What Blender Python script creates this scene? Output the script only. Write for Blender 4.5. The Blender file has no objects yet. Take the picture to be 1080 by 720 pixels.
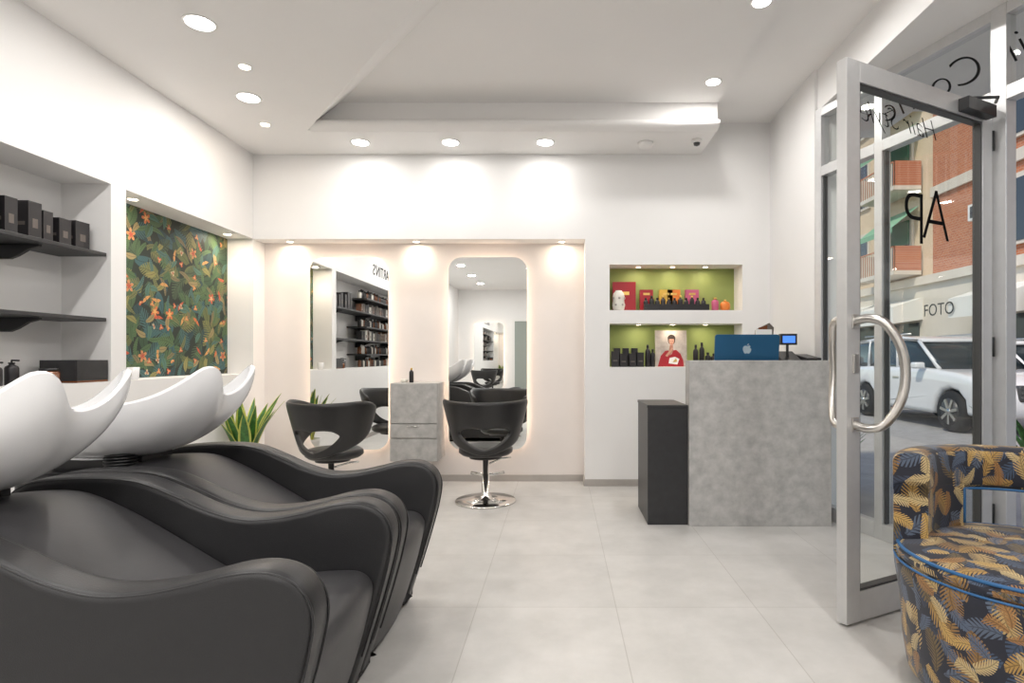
import bpy, bmesh, math, random
from mathutils import Vector, Matrix
random.seed(7)
scn = bpy.context.scene
try:
    scn.view_settings.view_transform = 'Standard'
    scn.view_settings.look = 'None'
except Exception as e:
    print(e)

# ------------------------------------------------------------------ materials
MATS = {}
def newmat(name):
    m = bpy.data.materials.new(name); m.use_nodes = True
    MATS[name] = m
    return m, m.node_tree, m.node_tree.nodes['Principled BSDF']
def mat(name, col, rough=0.5, metal=0.0, emis=None, estr=0.0, noise=0.0, nscale=5.0, bump=0.0, bscale=100.0, coat=0.0, spec=0.5):
    m, nt, b = newmat(name)
    b.inputs['Base Color'].default_value = (*col, 1)
    b.inputs['Roughness'].default_value = rough
    b.inputs['Metallic'].default_value = metal
    b.inputs['Coat Weight'].default_value = coat
    b.inputs['Specular IOR Level'].default_value = spec
    if emis:
        b.inputs['Emission Color'].default_value = (*emis, 1)
        b.inputs['Emission Strength'].default_value = estr
    tc = nt.nodes.new('ShaderNodeTexCoord')
    if noise > 0:
        n = nt.nodes.new('ShaderNodeTexNoise'); n.inputs['Scale'].default_value = nscale
        n.inputs['Detail'].default_value = 6; n.inputs['Roughness'].default_value = 0.6
        nt.links.new(tc.outputs['Object'], n.inputs['Vector'])
        r = nt.nodes.new('ShaderNodeValToRGB')
        r.color_ramp.elements[0].position = 0.3; r.color_ramp.elements[1].position = 0.7
        r.color_ramp.elements[0].color = (*[max(0, c*(1-noise)) for c in col], 1)
        r.color_ramp.elements[1].color = (*[min(1, c*(1+noise)) for c in col], 1)
        nt.links.new(n.outputs['Fac'], r.inputs['Fac'])
        nt.links.new(r.outputs['Color'], b.inputs['Base Color'])
    if bump > 0:
        n2 = nt.nodes.new('ShaderNodeTexNoise'); n2.inputs['Scale'].default_value = bscale
        n2.inputs['Detail'].default_value = 3
        nt.links.new(tc.outputs['Object'], n2.inputs['Vector'])
        bp = nt.nodes.new('ShaderNodeBump'); bp.inputs['Strength'].default_value = bump
        bp.inputs['Distance'].default_value = 0.002
        nt.links.new(n2.outputs['Fac'], bp.inputs['Height'])
        nt.links.new(bp.outputs['Normal'], b.inputs['Normal'])
    return m

mat('wall_paint', (0.82, 0.81, 0.80), 0.7, noise=0.012, nscale=2)
mat('ceiling_paint', (0.85, 0.835, 0.82), 0.75, noise=0.01, nscale=2)
mat('recess_paint', (0.79, 0.735, 0.70), 0.7, noise=0.02, nscale=3)
mat('green_paint', (0.27, 0.33, 0.10), 0.6, noise=0.04, nscale=4)
mat('baseboard_grey', (0.42, 0.39, 0.36), 0.5, noise=0.06)
mat('concrete_laminate', (0.43, 0.42, 0.405), 0.55, noise=0.2, nscale=13, bump=0.15, bscale=30)
mat('black_laminate', (0.022, 0.022, 0.024), 0.4, noise=0.2, nscale=20)
mat('black_leather', (0.017, 0.0168, 0.0182), 0.38, bump=0.35, bscale=350, noise=0.06, nscale=30, spec=0.45)
mat('grey_leather', (0.038, 0.0372, 0.040), 0.42, bump=0.35, bscale=350, noise=0.06, nscale=30, spec=0.5)
mat('chair_vinyl', (0.015, 0.0145, 0.015), 0.38, bump=0.2, bscale=300)
mat('ceramic_white', (0.84, 0.84, 0.85), 0.08, coat=0.5, noise=0.005)
mat('chrome', (0.75, 0.74, 0.72), 0.12, 1.0)
mat('brushed_steel', (0.62, 0.60, 0.57), 0.28, 1.0, noise=0.04, nscale=60)
mat('aluminium_frame', (0.62, 0.62, 0.62), 0.38, 0.5, noise=0.03, nscale=20)
mat('dark_frame', (0.05, 0.05, 0.05), 0.4)
mat('black_plastic', (0.012, 0.012, 0.013), 0.35)
mat('decal_black', (0.012, 0.012, 0.012), 1.0, spec=0.0)
mat('shelf_black', (0.028, 0.028, 0.030), 0.45, noise=0.1, nscale=30)
mat('mirror_silver', (0.90, 0.91, 0.90), 0.0, 1.0)
mat('box_black', (0.016, 0.014, 0.016), 0.4)
mat('box_label', (0.13, 0.11, 0.095), 0.5)
mat('amber', (0.16, 0.05, 0.015), 0.12, coat=0.5)
mat('red_box', (0.34, 0.01, 0.02), 0.4)
mat('orange_box', (0.70, 0.20, 0.03), 0.4)
mat('yellow_box', (0.65, 0.40, 0.06), 0.4)
mat('pink_box', (0.50, 0.10, 0.20), 0.4)
mat('gold', (0.75, 0.50, 0.15), 0.3, 0.8)
mat('bone_white', (0.78, 0.75, 0.68), 0.35)
mat('paper_white', (0.8, 0.79, 0.77), 0.6)
mat('poster_grey', (0.42, 0.38, 0.35), 0.6, noise=0.3, nscale=12)
mat('skin_tone', (0.50, 0.27, 0.19), 0.6)
mat('skin_shadow', (0.36, 0.17, 0.12), 0.6)
mat('hair_dark', (0.03, 0.015, 0.01), 0.5)
mat('laptop_blue', (0.02, 0.11, 0.23), 0.32, 0.35)
mat('logo_silver', (0.6, 0.75, 0.85), 0.2, 0.6)
mat('screen_blue', (0.02, 0.1, 0.6), 0.3, emis=(0.1, 0.3, 1.0), estr=0.9)
mat('leaf_green', (0.045, 0.15, 0.03), 0.4, noise=0.5, nscale=30)
mat('leaf_yellow', (0.50, 0.52, 0.10), 0.4, noise=0.1, nscale=20)
mat('terracotta', (0.75, 0.74, 0.72), 0.6)
mat('soil', (0.05, 0.03, 0.02), 0.9)
mat('piping_blue', (0.02, 0.11, 0.27), 0.5)
mat('lamp_emit', (1, 1, 1), 0.5, emis=(1.0, 0.96, 0.91), estr=14)
mat('lamp_emit_warm', (1, 1, 1), 0.5, emis=(1.0, 0.82, 0.60), estr=14)
mat('led_strip', (1, 1, 1), 0.5, emis=(1.0, 0.76, 0.58), estr=9)
mat('lamp_trim', (0.85, 0.84, 0.82), 0.4)
mat('asphalt', (0.30, 0.29, 0.28), 0.9, noise=0.15, nscale=8)
mat('pavement', (0.36, 0.34, 0.32), 0.85, noise=0.12, nscale=4)
mat('car_paint', (0.72, 0.72, 0.72), 0.2, coat=0.6)
mat('car_glass', (0.03, 0.04, 0.045), 0.08)
mat('tyre', (0.015, 0.015, 0.015), 0.8)
mat('plaster_cream', (0.68, 0.54, 0.38), 0.85, noise=0.06, nscale=2)
mat('stone_white', (0.66, 0.60, 0.51), 0.8, noise=0.05, nscale=2)
mat('shutter_green', (0.05, 0.16, 0.09), 0.6)
mat('awning_green', (0.20, 0.40, 0.25), 0.7)
mat('awning_white', (0.78, 0.76, 0.70), 0.7)
mat('window_dark', (0.05, 0.06, 0.07), 0.1)
mat('door_greygreen', (0.30, 0.33, 0.30), 0.6)

# brick
m, nt, b = newmat('brick_orange')
tc = nt.nodes.new('ShaderNodeTexCoord'); sp = nt.nodes.new('ShaderNodeSeparateXYZ'); cb = nt.nodes.new('ShaderNodeCombineXYZ')
nt.links.new(tc.outputs['Object'], sp.inputs[0]); nt.links.new(sp.outputs['Y'], cb.inputs['X']); nt.links.new(sp.outputs['Z'], cb.inputs['Y'])
br = nt.nodes.new('ShaderNodeTexBrick'); br.inputs['Scale'].default_value = 3.0
br.inputs['Color1'].default_value = (0.52, 0.19, 0.09, 1); br.inputs['Color2'].default_value = (0.44, 0.14, 0.065, 1); br.inputs['Mortar'].default_value = (0.50, 0.32, 0.22, 1)
nt.links.new(cb.outputs[0], br.inputs['Vector']); nt.links.new(br.outputs['Color'], b.inputs['Base Color']); b.inputs['Roughness'].default_value = 0.85

# floor tile
m, nt, b = newmat('floor_tile')
tc = nt.nodes.new('ShaderNodeTexCoord')
mp = nt.nodes.new('ShaderNodeMapping'); mp.inputs['Location'].default_value = (0.38, -3.356+3.5, 0)
nt.links.new(tc.outputs['Object'], mp.inputs['Vector'])
br = nt.nodes.new('ShaderNodeTexBrick'); br.offset = 0.0; br.inputs['Scale'].default_value = 1.0
br.inputs['Brick Width'].default_value = 0.64; br.inputs['Row Height'].default_value = 0.70
br.inputs['Mortar Size'].default_value = 0.0022; br.inputs['Mortar Smooth'].default_value = 0.1
br.inputs['Color1'].default_value = (1, 1, 1, 1); br.inputs['Color2'].default_value = (0.95, 0.95, 0.95, 1); br.inputs['Mortar'].default_value = (0.76, 0.75, 0.73, 1)
nt.links.new(mp.outputs[0], br.inputs['Vector'])
n = nt.nodes.new('ShaderNodeTexNoise'); n.inputs['Scale'].default_value = 3.5; n.inputs['Detail'].default_value = 8; n.inputs['Roughness'].default_value = 0.65
nt.links.new(tc.outputs['Object'], n.inputs['Vector'])
rp = nt.nodes.new('ShaderNodeValToRGB')
rp.color_ramp.elements[0].position = 0.3; rp.color_ramp.elements[0].color = (0.49, 0.48, 0.46, 1)
rp.color_ramp.elements[1].position = 0.7; rp.color_ramp.elements[1].color = (0.61, 0.595, 0.575, 1)
nt.links.new(n.outputs['Fac'], rp.inputs['Fac'])
mx = nt.nodes.new('ShaderNodeMix'); mx.data_type = 'RGBA'; mx.blend_type = 'MULTIPLY'; mx.inputs[0].default_value = 1
nt.links.new(rp.outputs['Color'], mx.inputs[6]); nt.links.new(br.outputs['Color'], mx.inputs[7])
nt.links.new(mx.outputs[2], b.inputs['Base Color']); b.inputs['Roughness'].default_value = 0.36

# leaf patterns ---------------------------------------------------
def M_(nt, op, a, b=None, c=None):
    n = nt.nodes.new('ShaderNodeMath'); n.operation = op
    for i, x in enumerate((a, b, c)):
        if x is None: continue
        if isinstance(x, (int, float)): n.inputs[i].default_value = x
        else: nt.links.new(x, n.inputs[i])
    return n.outputs[0]
# thin glass (symmetric reflectance so both faces of the pane behave alike)
m = bpy.data.materials.new('clear_glass'); m.use_nodes = True; MATS['clear_glass'] = m
nt = m.node_tree; nt.nodes.clear()
o = nt.nodes.new('ShaderNodeOutputMaterial'); t = nt.nodes.new('ShaderNodeBsdfTransparent'); t.inputs[0].default_value = (0.97, 0.98, 0.97, 1)
g = nt.nodes.new('ShaderNodeBsdfGlossy'); g.inputs['Roughness'].default_value = 0.0
lw = nt.nodes.new('ShaderNodeLayerWeight'); lw.inputs[0].default_value = 0.5
fac = M_(nt, 'ADD', M_(nt, 'MULTIPLY', M_(nt, 'POWER', lw.outputs['Facing'], 4.5), 0.6), 0.018)
ms = nt.nodes.new('ShaderNodeMixShader')
nt.links.new(fac, ms.inputs[0]); nt.links.new(t.outputs[0], ms.inputs[1]); nt.links.new(g.outputs[0], ms.inputs[2]); nt.links.new(ms.outputs[0], o.inputs[0])

def ramp(nt, fac, cols):
    r = nt.nodes.new('ShaderNodeValToRGB'); r.color_ramp.interpolation = 'CONSTANT'
    els = r.color_ramp.elements
    while len(els) < len(cols): els.new(0.5)
    for i, c in enumerate(cols):
        els[i].position = i/len(cols); els[i].color = (*c, 1)
    nt.links.new(fac, r.inputs[0]); return r.outputs[0]
def cell_local(nt, vec, scale, seed):
    mp = nt.nodes.new('ShaderNodeMapping'); mp.inputs['Scale'].default_value = (scale,)*3
    mp.inputs['Location'].default_value = (seed*3.17, seed*1.73, 0); nt.links.new(vec, mp.inputs['Vector'])
    v = nt.nodes.new('ShaderNodeTexVoronoi'); v.voronoi_dimensions = '2D'; v.inputs['Scale'].default_value = 1
    nt.links.new(mp.outputs[0], v.inputs['Vector'])
    sub = nt.nodes.new('ShaderNodeVectorMath'); sub.operation = 'SUBTRACT'
    nt.links.new(mp.outputs[0], sub.inputs[0]); nt.links.new(v.outputs['Position'], sub.inputs[1])
    sc = nt.nodes.new('ShaderNodeSeparateColor'); nt.links.new(v.outputs['Color'], sc.inputs[0])
    rot = nt.nodes.new('ShaderNodeVectorRotate'); rot.rotation_type = 'Z_AXIS'
    nt.links.new(sub.outputs[0], rot.inputs['Vector']); nt.links.new(M_(nt, 'MULTIPLY', sc.outputs[0], 12.0), rot.inputs['Angle'])
    s = nt.nodes.new('ShaderNodeSeparateXYZ'); nt.links.new(rot.outputs[0], s.inputs[0])
    return s.outputs[0], s.outputs[1], sc
def mixc(nt, mask, base, col):
    mx = nt.nodes.new('ShaderNodeMix'); mx.data_type = 'RGBA'
    nt.links.new(mask, mx.inputs[0]); nt.links.new(col, mx.inputs[7])
    if isinstance(base, tuple): mx.inputs[6].default_value = (*base, 1)
    else: nt.links.new(base, mx.inputs[6])
    return mx.outputs[2]
def leaf_layer(nt, vec, base, scale, wid, length, seed, cols, freq=0, thr=0.0, veindark=0.55):
    x, y, sc = cell_local(nt, vec, scale, seed)
    y = M_(nt, 'ADD', y, M_(nt, 'MULTIPLY', M_(nt, 'MULTIPLY', x, x), 0.35))
    ay = M_(nt, 'ABSOLUTE', y)
    tt = M_(nt, 'DIVIDE', x, length)
    w = M_(nt, 'MULTIPLY', M_(nt, 'SUBTRACT', 1.0, M_(nt, 'MULTIPLY', tt, tt)), wid)
    w = M_(nt, 'MULTIPLY', w, M_(nt, 'ADD', 0.9, M_(nt, 'MULTIPLY', tt, -0.35)))
    stripe = M_(nt, 'ABSOLUTE', M_(nt, 'SINE', M_(nt, 'MULTIPLY', M_(nt, 'ADD', x, M_(nt, 'MULTIPLY', ay, 0.9)), freq if freq else 26.0)))
    mask = M_(nt, 'GREATER_THAN', w, ay)
    if freq:
        comb = M_(nt, 'GREATER_THAN', stripe, M_(nt, 'MINIMUM', M_(nt, 'MULTIPLY', ay, 3.2), 0.75))
        mask = M_(nt, 'MULTIPLY', mask, comb)
    if thr > 0: mask = M_(nt, 'MULTIPLY', mask, M_(nt, 'GREATER_THAN', sc.outputs[1], thr))
    col = ramp(nt, sc.outputs[2], cols)
    shade = M_(nt, 'ADD', veindark, M_(nt, 'MULTIPLY', M_(nt, 'MULTIPLY', M_(nt, 'GREATER_THAN', ay, 0.02), M_(nt, 'ADD', 0.5, M_(nt, 'MULTIPLY', stripe, 0.5))), 1.0-veindark+0.1))
    mul = nt.nodes.new('ShaderNodeMix'); mul.data_type = 'RGBA'; mul.blend_type = 'MULTIPLY'; mul.inputs[0].default_value = 1
    nt.links.new(col, mul.inputs[6]); nt.links.new(shade, mul.inputs[7])
    return mixc(nt, mask, base, mul.outputs[2])
def flower_layer(nt, vec, base, scale, size, petals, seed, cols, heart, thr):
    x, y, sc = cell_local(nt, vec, scale, seed)
    r = M_(nt, 'SQRT', M_(nt, 'ADD', M_(nt, 'MULTIPLY', x, x), M_(nt, 'MULTIPLY', y, y)))
    th = M_(nt, 'ARCTAN2', y, x)
    pet = M_(nt, 'ABSOLUTE', M_(nt, 'COSINE', M_(nt, 'MULTIPLY', th, petals/2)))
    rad = M_(nt, 'MULTIPLY', M_(nt, 'ADD', 0.25, M_(nt, 'MULTIPLY', pet, 0.75)), size)
    on = M_(nt, 'GREATER_THAN', sc.outputs[1], thr)
    mask = M_(nt, 'MULTIPLY', M_(nt, 'GREATER_THAN', rad, r), on)
    c = mixc(nt, mask, base, ramp(nt, sc.outputs[2], cols))
    m2 = M_(nt, 'MULTIPLY', M_(nt, 'GREATER_THAN', M_(nt, 'MULTIPLY', rad, 0.5), r), on)
    return mixc(nt, m2, c, ramp(nt, sc.outputs[2], heart))

m, nt, b = newmat('jungle_wallpaper')
tc = nt.nodes.new('ShaderNodeTexCoord'); sp = nt.nodes.new('ShaderNodeSeparateXYZ'); cb = nt.nodes.new('ShaderNodeCombineXYZ')
nt.links.new(tc.outputs['Object'], sp.inputs[0]); nt.links.new(sp.outputs['Y'], cb.inputs['X']); nt.links.new(sp.outputs['Z'], cb.inputs['Y'])
V = cb.outputs[0]
c = leaf_layer(nt, V, (0.012, 0.022, 0.016), 7.0, 0.32, 0.8, 1, [(0.03, 0.07, 0.035), (0.06, 0.11, 0.05), (0.035, 0.10, 0.11), (0.11, 0.13, 0.045), (0.02, 0.055, 0.06)])
c = leaf_layer(nt, V, c, 6.5, 0.42, 0.8, 2, [(0.08, 0.14, 0.055), (0.045, 0.11, 0.11), (0.16, 0.17, 0.06), (0.05, 0.085, 0.045)], freq=20, thr=0.1)
c = leaf_layer(nt, V, c, 7.5, 0.14, 0.75, 7, [(0.15, 0.16, 0.06), (0.06, 0.14, 0.13), (0.08, 0.15, 0.06), (0.20, 0.16, 0.08)], freq=26, thr=0.25)
c = leaf_layer(nt, V, c, 9.5, 0.22, 0.65, 3, [(0.24, 0.22, 0.075), (0.07, 0.16, 0.12), (0.28, 0.22, 0.10), (0.06, 0.12, 0.05)], thr=0.5)
c = flower_layer(nt, V, c, 6.0, 0.27, 5, 11, [(0.58, 0.15, 0.05), (0.55, 0.24, 0.10), (0.45, 0.08, 0.035)], [(0.68, 0.38, 0.12), (0.42, 0.07, 0.04), (0.62, 0.40, 0.20)], 0.84)
c = leaf_layer(nt, V, c, 8.0, 0.11, 0.42, 17, [(0.60, 0.16, 0.05), (0.50, 0.09, 0.04), (0.60, 0.30, 0.10)], freq=8, thr=0.80, veindark=0.8)
c = flower_layer(nt, V, c, 12.0, 0.28, 3, 13, [(0.55, 0.19, 0.07), (0.50, 0.40, 0.25), (0.48, 0.10, 0.04)], [(0.62, 0.36, 0.12), (0.40, 0.10, 0.05), (0.60, 0.33, 0.15)], 0.86)
nt.links.new(c, b.inputs['Base Color']); b.inputs['Roughness'].default_value = 0.6

m, nt, b = newmat('jungle_fabric')
uv = nt.nodes.new('ShaderNodeUVMap'); V = uv.outputs[0]
c = leaf_layer(nt, V, (0.012, 0.014, 0.026), 10.5, 0.36, 0.75, 1, [(0.045, 0.07, 0.12), (0.03, 0.04, 0.07), (0.085, 0.11, 0.16)], freq=20, thr=0.1)
c = leaf_layer(nt, V, c, 10.5, 0.40, 0.8, 6, [(0.36, 0.215, 0.06), (0.24, 0.13, 0.04), (0.42, 0.29, 0.12), (0.13, 0.09, 0.04)], freq=24, thr=0.15)
c = leaf_layer(nt, V, c, 13.0, 0.30, 0.8, 9, [(0.50, 0.32, 0.10), (0.30, 0.15, 0.05), (0.08, 0.11, 0.17), (0.50, 0.38, 0.19)], freq=26, thr=0.35)
nt.links.new(c, b.inputs['Base Color']); b.inputs['Roughness'].default_value = 0.75
b.inputs['Sheen Weight'].default_value = 0.2

# ------------------------------------------------------------------ mesh builder
class MB:
    def __init__(s): s.v = []; s.f = []; s.m = []; s.sm = []; s.mats = []
    def mi(s, name):
        if name not in s.mats: s.mats.append(name)
        return s.mats.index(name)
    def add(s, vs, fs, mt, smooth=False, M=None):
        o = len(s.v); k = s.mi(mt)
        for p in vs:
            p = Vector(p)
            s.v.append(M @ p if M else p)
        for f in fs:
            s.f.append([i+o for i in f]); s.m.append(k); s.sm.append(smooth)
    def box(s, x0, x1, y0, y1, z0, z1, mt, M=None):
        vs = [(x, y, z) for x in (x0, x1) for y in (y0, y1) for z in (z0, z1)]
        s.add(vs, [(0, 1, 3, 2), (4, 6, 7, 5), (0, 4, 5, 1), (2, 3, 7, 6), (0, 2, 6, 4), (1, 5, 7, 3)], mt, False, M)
    def prism(s, poly, z0, z1, mt, M=None, smooth=False):
        n = len(poly)
        vs = [(x, y, z0) for x, y in poly] + [(x, y, z1) for x, y in poly]
        s.add(vs, [tuple(range(n))[::-1], tuple(range(n, 2*n))], mt, False, M)
        s.add(vs, [(i, (i+1) % n, n+(i+1) % n, n+i) for i in range(n)], mt, smooth, M)
    def lathe(s, prof, c, mt, n=28, M=None, smooth=True):
        vs = []; fs = []
        for r, z in prof:
            for k in range(n):
                a = 2*math.pi*k/n; vs.append((c[0]+r*math.cos(a), c[1]+r*math.sin(a), c[2]+z))
        for j in range(len(prof)-1):
            for k in range(n):
                fs.append((j*n+k, j*n+(k+1) % n, (j+1)*n+(k+1) % n, (j+1)*n+k))
        fs.append(tuple(range(n))[::-1]); fs.append(tuple(range((len(prof)-1)*n, len(prof)*n)))
        s.add(vs, fs, mt, smooth, M)
    def tube(s, pts, r, mt, n=12, closed=False, M=None):
        pts = [Vector(p) for p in pts]; N = len(pts); vs = []; fs = []
        up = Vector((0.03, 0.02, 1)).normalized(); prev = None
        for i, p in enumerate(pts):
            if closed: t = pts[(i+1) % N]-pts[i-1]
            else: t = pts[min(i+1, N-1)]-pts[max(i-1, 0)]
            t.normalize()
            if prev is None:
                a = t.cross(up)
                if a.length < 0.2: a = t.cross(Vector((1, 0, 0)))
            else: a = prev - t*prev.dot(t)
            a.normalize(); prev = a; bb = t.cross(a)
            rr = r[i] if isinstance(r, (list, tuple)) else r
            for k in range(n):
                q = 2*math.pi*k/n; vs.append(p+a*rr*math.cos(q)+bb*rr*math.sin(q))
        L = N if closed else N-1
        for i in range(L):
            j = (i+1) % N
            for k in range(n): fs.append((i*n+k, i*n+(k+1) % n, j*n+(k+1) % n, j*n+k))
        if not closed: fs.append(tuple(range(n))[::-1]); fs.append(tuple(range((N-1)*n, N*n)))
        s.add(vs, fs, mt, True, M)
    def grid(s, fn, nu, nv, mt, cu=False, M=None, smooth=True, skip=None):
        vs = [fn(i/(nu if cu else nu-1), j/(nv-1)) for j in range(nv) for i in range(nu)]
        fs = []
        for j in range(nv-1):
            for i in range(nu if cu else nu-1):
                if skip and skip(i, j): continue
                k = (i+1) % nu
                fs.append((j*nu+i, j*nu+k, (j+1)*nu+k, (j+1)*nu+i))
        s.add(vs, fs, mt, smooth, M)
    def slab(s, prof, a0, a1, r, mt, mapf, steps=5, crown=0.0, M=None):
        """rounded extrusion of a closed profile; mapf(p,q,a)->xyz"""
        n = len(prof)
        P = [Vector(p) for p in prof]
        area = sum(P[i].x*P[(i+1) % n].y-P[(i+1) % n].x*P[i].y for i in range(n))
        nr = []
        for i in range(n):
            t = (P[(i+1) % n]-P[i-1])
            if t.length < 1e-9: t = Vector((1, 0))
            t.normalize(); q = Vector((t.y, -t.x))
            if area < 0: q = -q
            nr.append(q)
        secs = [(a0+r*(1-math.cos(math.pi/2*k/steps)), r*(1-math.sin(math.pi/2*k/steps))) for k in range(steps+1)]
        mid = []
        if crown:
            for k in range(1, 8):
                t = k/8; mid.append((a0+r+(a1-a0-2*r)*t, -crown*math.sin(math.pi*t)))
        secs = secs + mid + [(a1-(q-a0), ins) for q, ins in reversed(secs)]
        vs = []; fs = []
        for a, ins in secs:
            for i in range(n):
                p = P[i]-nr[i]*ins; vs.append(mapf(p.x, p.y, a))
        S = len(secs)
        for j in range(S-1):
            for i in range(n): fs.append((j*n+i, j*n+(i+1) % n, (j+1)*n+(i+1) % n, (j+1)*n+i))
        fs.append(tuple(range(n))[::-1]); fs.append(tuple(range((S-1)*n, S*n)))
        s.add(vs, fs, mt, True, M)
    def obj(s, name, bevel=0, M=None, uv=None, solid=None, subsurf=0):
        me = bpy.data.meshes.new(name)
        me.from_pydata([tuple(v) for v in s.v], [], s.f)
        for k in s.mats: me.materials.append(MATS[k])
        for i, p in enumerate(me.polygons):
            p.material_index = s.m[i]; p.use_smooth = s.sm[i]
        bm = bmesh.new(); bm.from_mesh(me)
        bmesh.ops.recalc_face_normals(bm, faces=bm.faces); bm.to_mesh(me); bm.free()
        if uv:
            L = me.uv_layers.new(name='UVMap')
            for p in me.polygons:
                for li in p.loop_indices:
                    co = me.vertices[me.loops[li].vertex_index].co
                    L.data[li].uv = uv(co, p.normal, p.center)
        ob = bpy.data.objects.new(name, me); scn.collection.objects.link(ob)
        if M: ob.matrix_world = M
        if solid:
            md = ob.modifiers.new('solid', 'SOLIDIFY'); md.thickness = solid; md.offset = 0
        if bevel:
            md = ob.modifiers.new('bevel', 'BEVEL'); md.width = bevel; md.segments = 2; md.limit_method = 'ANGLE'; md.angle_limit = math.radians(50)
        if subsurf:
            md = ob.modifiers.new('sub', 'SUBSURF'); md.levels = subsurf; md.render_levels = subsurf
        return ob

def catmull(pts, k=4, closed=True):
    out = []; n = len(pts); P = [Vector(p) for p in pts]
    R = range(n) if closed else range(n-1)
    for i in R:
        if closed: p0, p1, p2, p3 = P[i-1], P[i], P[(i+1) % n], P[(i+2) % n]
        else: p0, p1, p2, p3 = P[max(i-1, 0)], P[i], P[i+1], P[min(i+2, n-1)]
        for j in range(k):
            t = j/k
            out.append(0.5*((2*p1)+(p2-p0)*t+(2*p0-5*p1+4*p2-p3)*t*t+(3*p1-p0-3*p2+p3)*t**3))
    if not closed: out.append(P[-1])
    return out
def rrect(x0, x1, y0, y1, r, n=8):
    out = []
    for cx, cy, a0 in ((x1-r, y1-r, 0), (x0+r, y1-r, 90), (x0+r, y0+r, 180), (x1-r, y0+r, 270)):
        for k in range(n+1):
            a = math.radians(a0+90*k/n); out.append((cx+r*math.cos(a), cy+r*math.sin(a)))
    return out
def basis(o, x, y, z):
    x, y, z = Vector(x).normalized(), Vector(y).normalized(), Vector(z).normalized()
    return Matrix(((x.x, y.x, z.x, o[0]), (x.y, y.y, z.y, o[1]), (x.z, y.z, z.z, o[2]), (0, 0, 0, 1)))
def text(name, body, size, M, mt, shear=0, parent=None, extrude=0.001, sx=1.0, offset=0.0):
    c = bpy.data.curves.new(name, 'FONT'); c.body = body; c.size = size; c.extrude = extrude; c.shear = shear
    c.offset = offset
    c.align_x = 'CENTER'; c.align_y = 'CENTER'; c.materials.append(MATS[mt])
    ob = bpy.data.objects.new(name, c); scn.collection.objects.link(ob)
    ob.matrix_world = M @ Matrix.Diagonal((sx, 1, 1, 1))
    if parent:
        ob.parent = parent; ob.matrix_parent_inverse = parent.matrix_world.inverted()
    return ob

# ------------------------------------------------------------------ room shell
XL, XR, YB, YR = -2.727, 1.874, 5.15, 5.35
REAR = -5.0
P0 = Vector((1.88, 4.2)); D = Vector((0.287, -0.958)).normalized(); NO = Vector((-D.y, D.x))
if NO.x < 0: NO = -NO
def sp_(t, n=0): return P0 + D*t + NO*n

b = MB()
e = sp_(3.45)
b.prism([(-3.1, REAR-0.1), (2.9, REAR-0.1), (2.9, 0.95), (e.x+.06, e.y), (P0.x+.06, P0.y), (2.1, 4.2), (2.1, 5.5), (-3.1, 5.5)], -0.04, 0, 'floor_tile')
b.obj('floor')

b = MB()
W = 'wall_paint'
b.box(-3.13, XL, REAR, 5.5, 0, 1.0, W)
b.box(-3.13, XL, REAR, 5.5, 2.2, 3.3, W)
b.box(-3.13, XL, REAR, 0.2, 1.0, 2.2, W)
b.box(-3.13, XL, 3.517, 3.64, 1.0, 2.2, W)
b.box(-3.13, XL, 5.15, 5.5, 1.0, 2.2, W)
b.box(-3.13, -3.03, 0.2, 3.517, 1.0, 2.2, W)
b.box(-3.13, -2.96, 3.64, 5.15, 1.0, 2.2, W)
b.box(-2.96, -2.955, 3.645, 5.147, 1.003, 2.197, 'jungle_wallpaper')
b.obj('wall_left')

b = MB()
b.box(XL, XR, YB, 5.55, 2.197, 3.3, W)
b.box(XL, 0.228, YR, 5.55, 0, 2.197, 'recess_paint')
b.box(0.228, XR, YB, 5.55, 0, 1.057, W)
b.box(0.228, 0.447, YB, 5.55, 1.057, 2.197, W)
b.box(1.63, XR, YB, 5.55, 1.057, 2.197, W)
b.box(0.447, 1.63, YB, 5.55, 1.445, 1.564, W)
b.box(0.447, 1.63, YB, 5.55, 1.97, 2.197, W)
b.box(0.447, 1.63, 5.40, 5.55, 1.057, 1.445, 'green_paint')
b.box(0.447, 1.63, 5.40, 5.55, 1.564, 1.97, 'green_paint')
b.obj('wall_back')

b = MB()
b.box(XR, 2.1, 4.93, 5.5, 0, 3.3, W)
b.box(XR-.02, 2.1, 4.2, 4.93, 0, 3.3, W)
b.box(XR, 3.0, 0.9, 4.2, 2.93, 3.3, W)
b.box(XR, 3.0, REAR, 0.98, 0, 3.3, W)
b.obj('wall_right')
b = MB()
b.box(-3.13, 3.0, REAR-.15, REAR, 0, 3.3, W)
b.box(-1.2, -.5, REAR, REAR+.05, 0, 2.1, 'door_greygreen'); b.box(-1.27, -1.2, REAR, REAR+.07, 0, 2.17, 'paper_white'); b.box(-.5, -.43, REAR, REAR+.07, 0, 2.17, 'paper_white'); b.box(-1.2, -.5, REAR, REAR+.07, 2.1, 2.17, 'paper_white')
b.tube([(-.58, REAR+.05, 1.0), (-.58, REAR+.1, 1.0), (-.7, REAR+.1, 1.0)], .01, 'chrome', 8)
b.obj('wall_rear')

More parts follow.
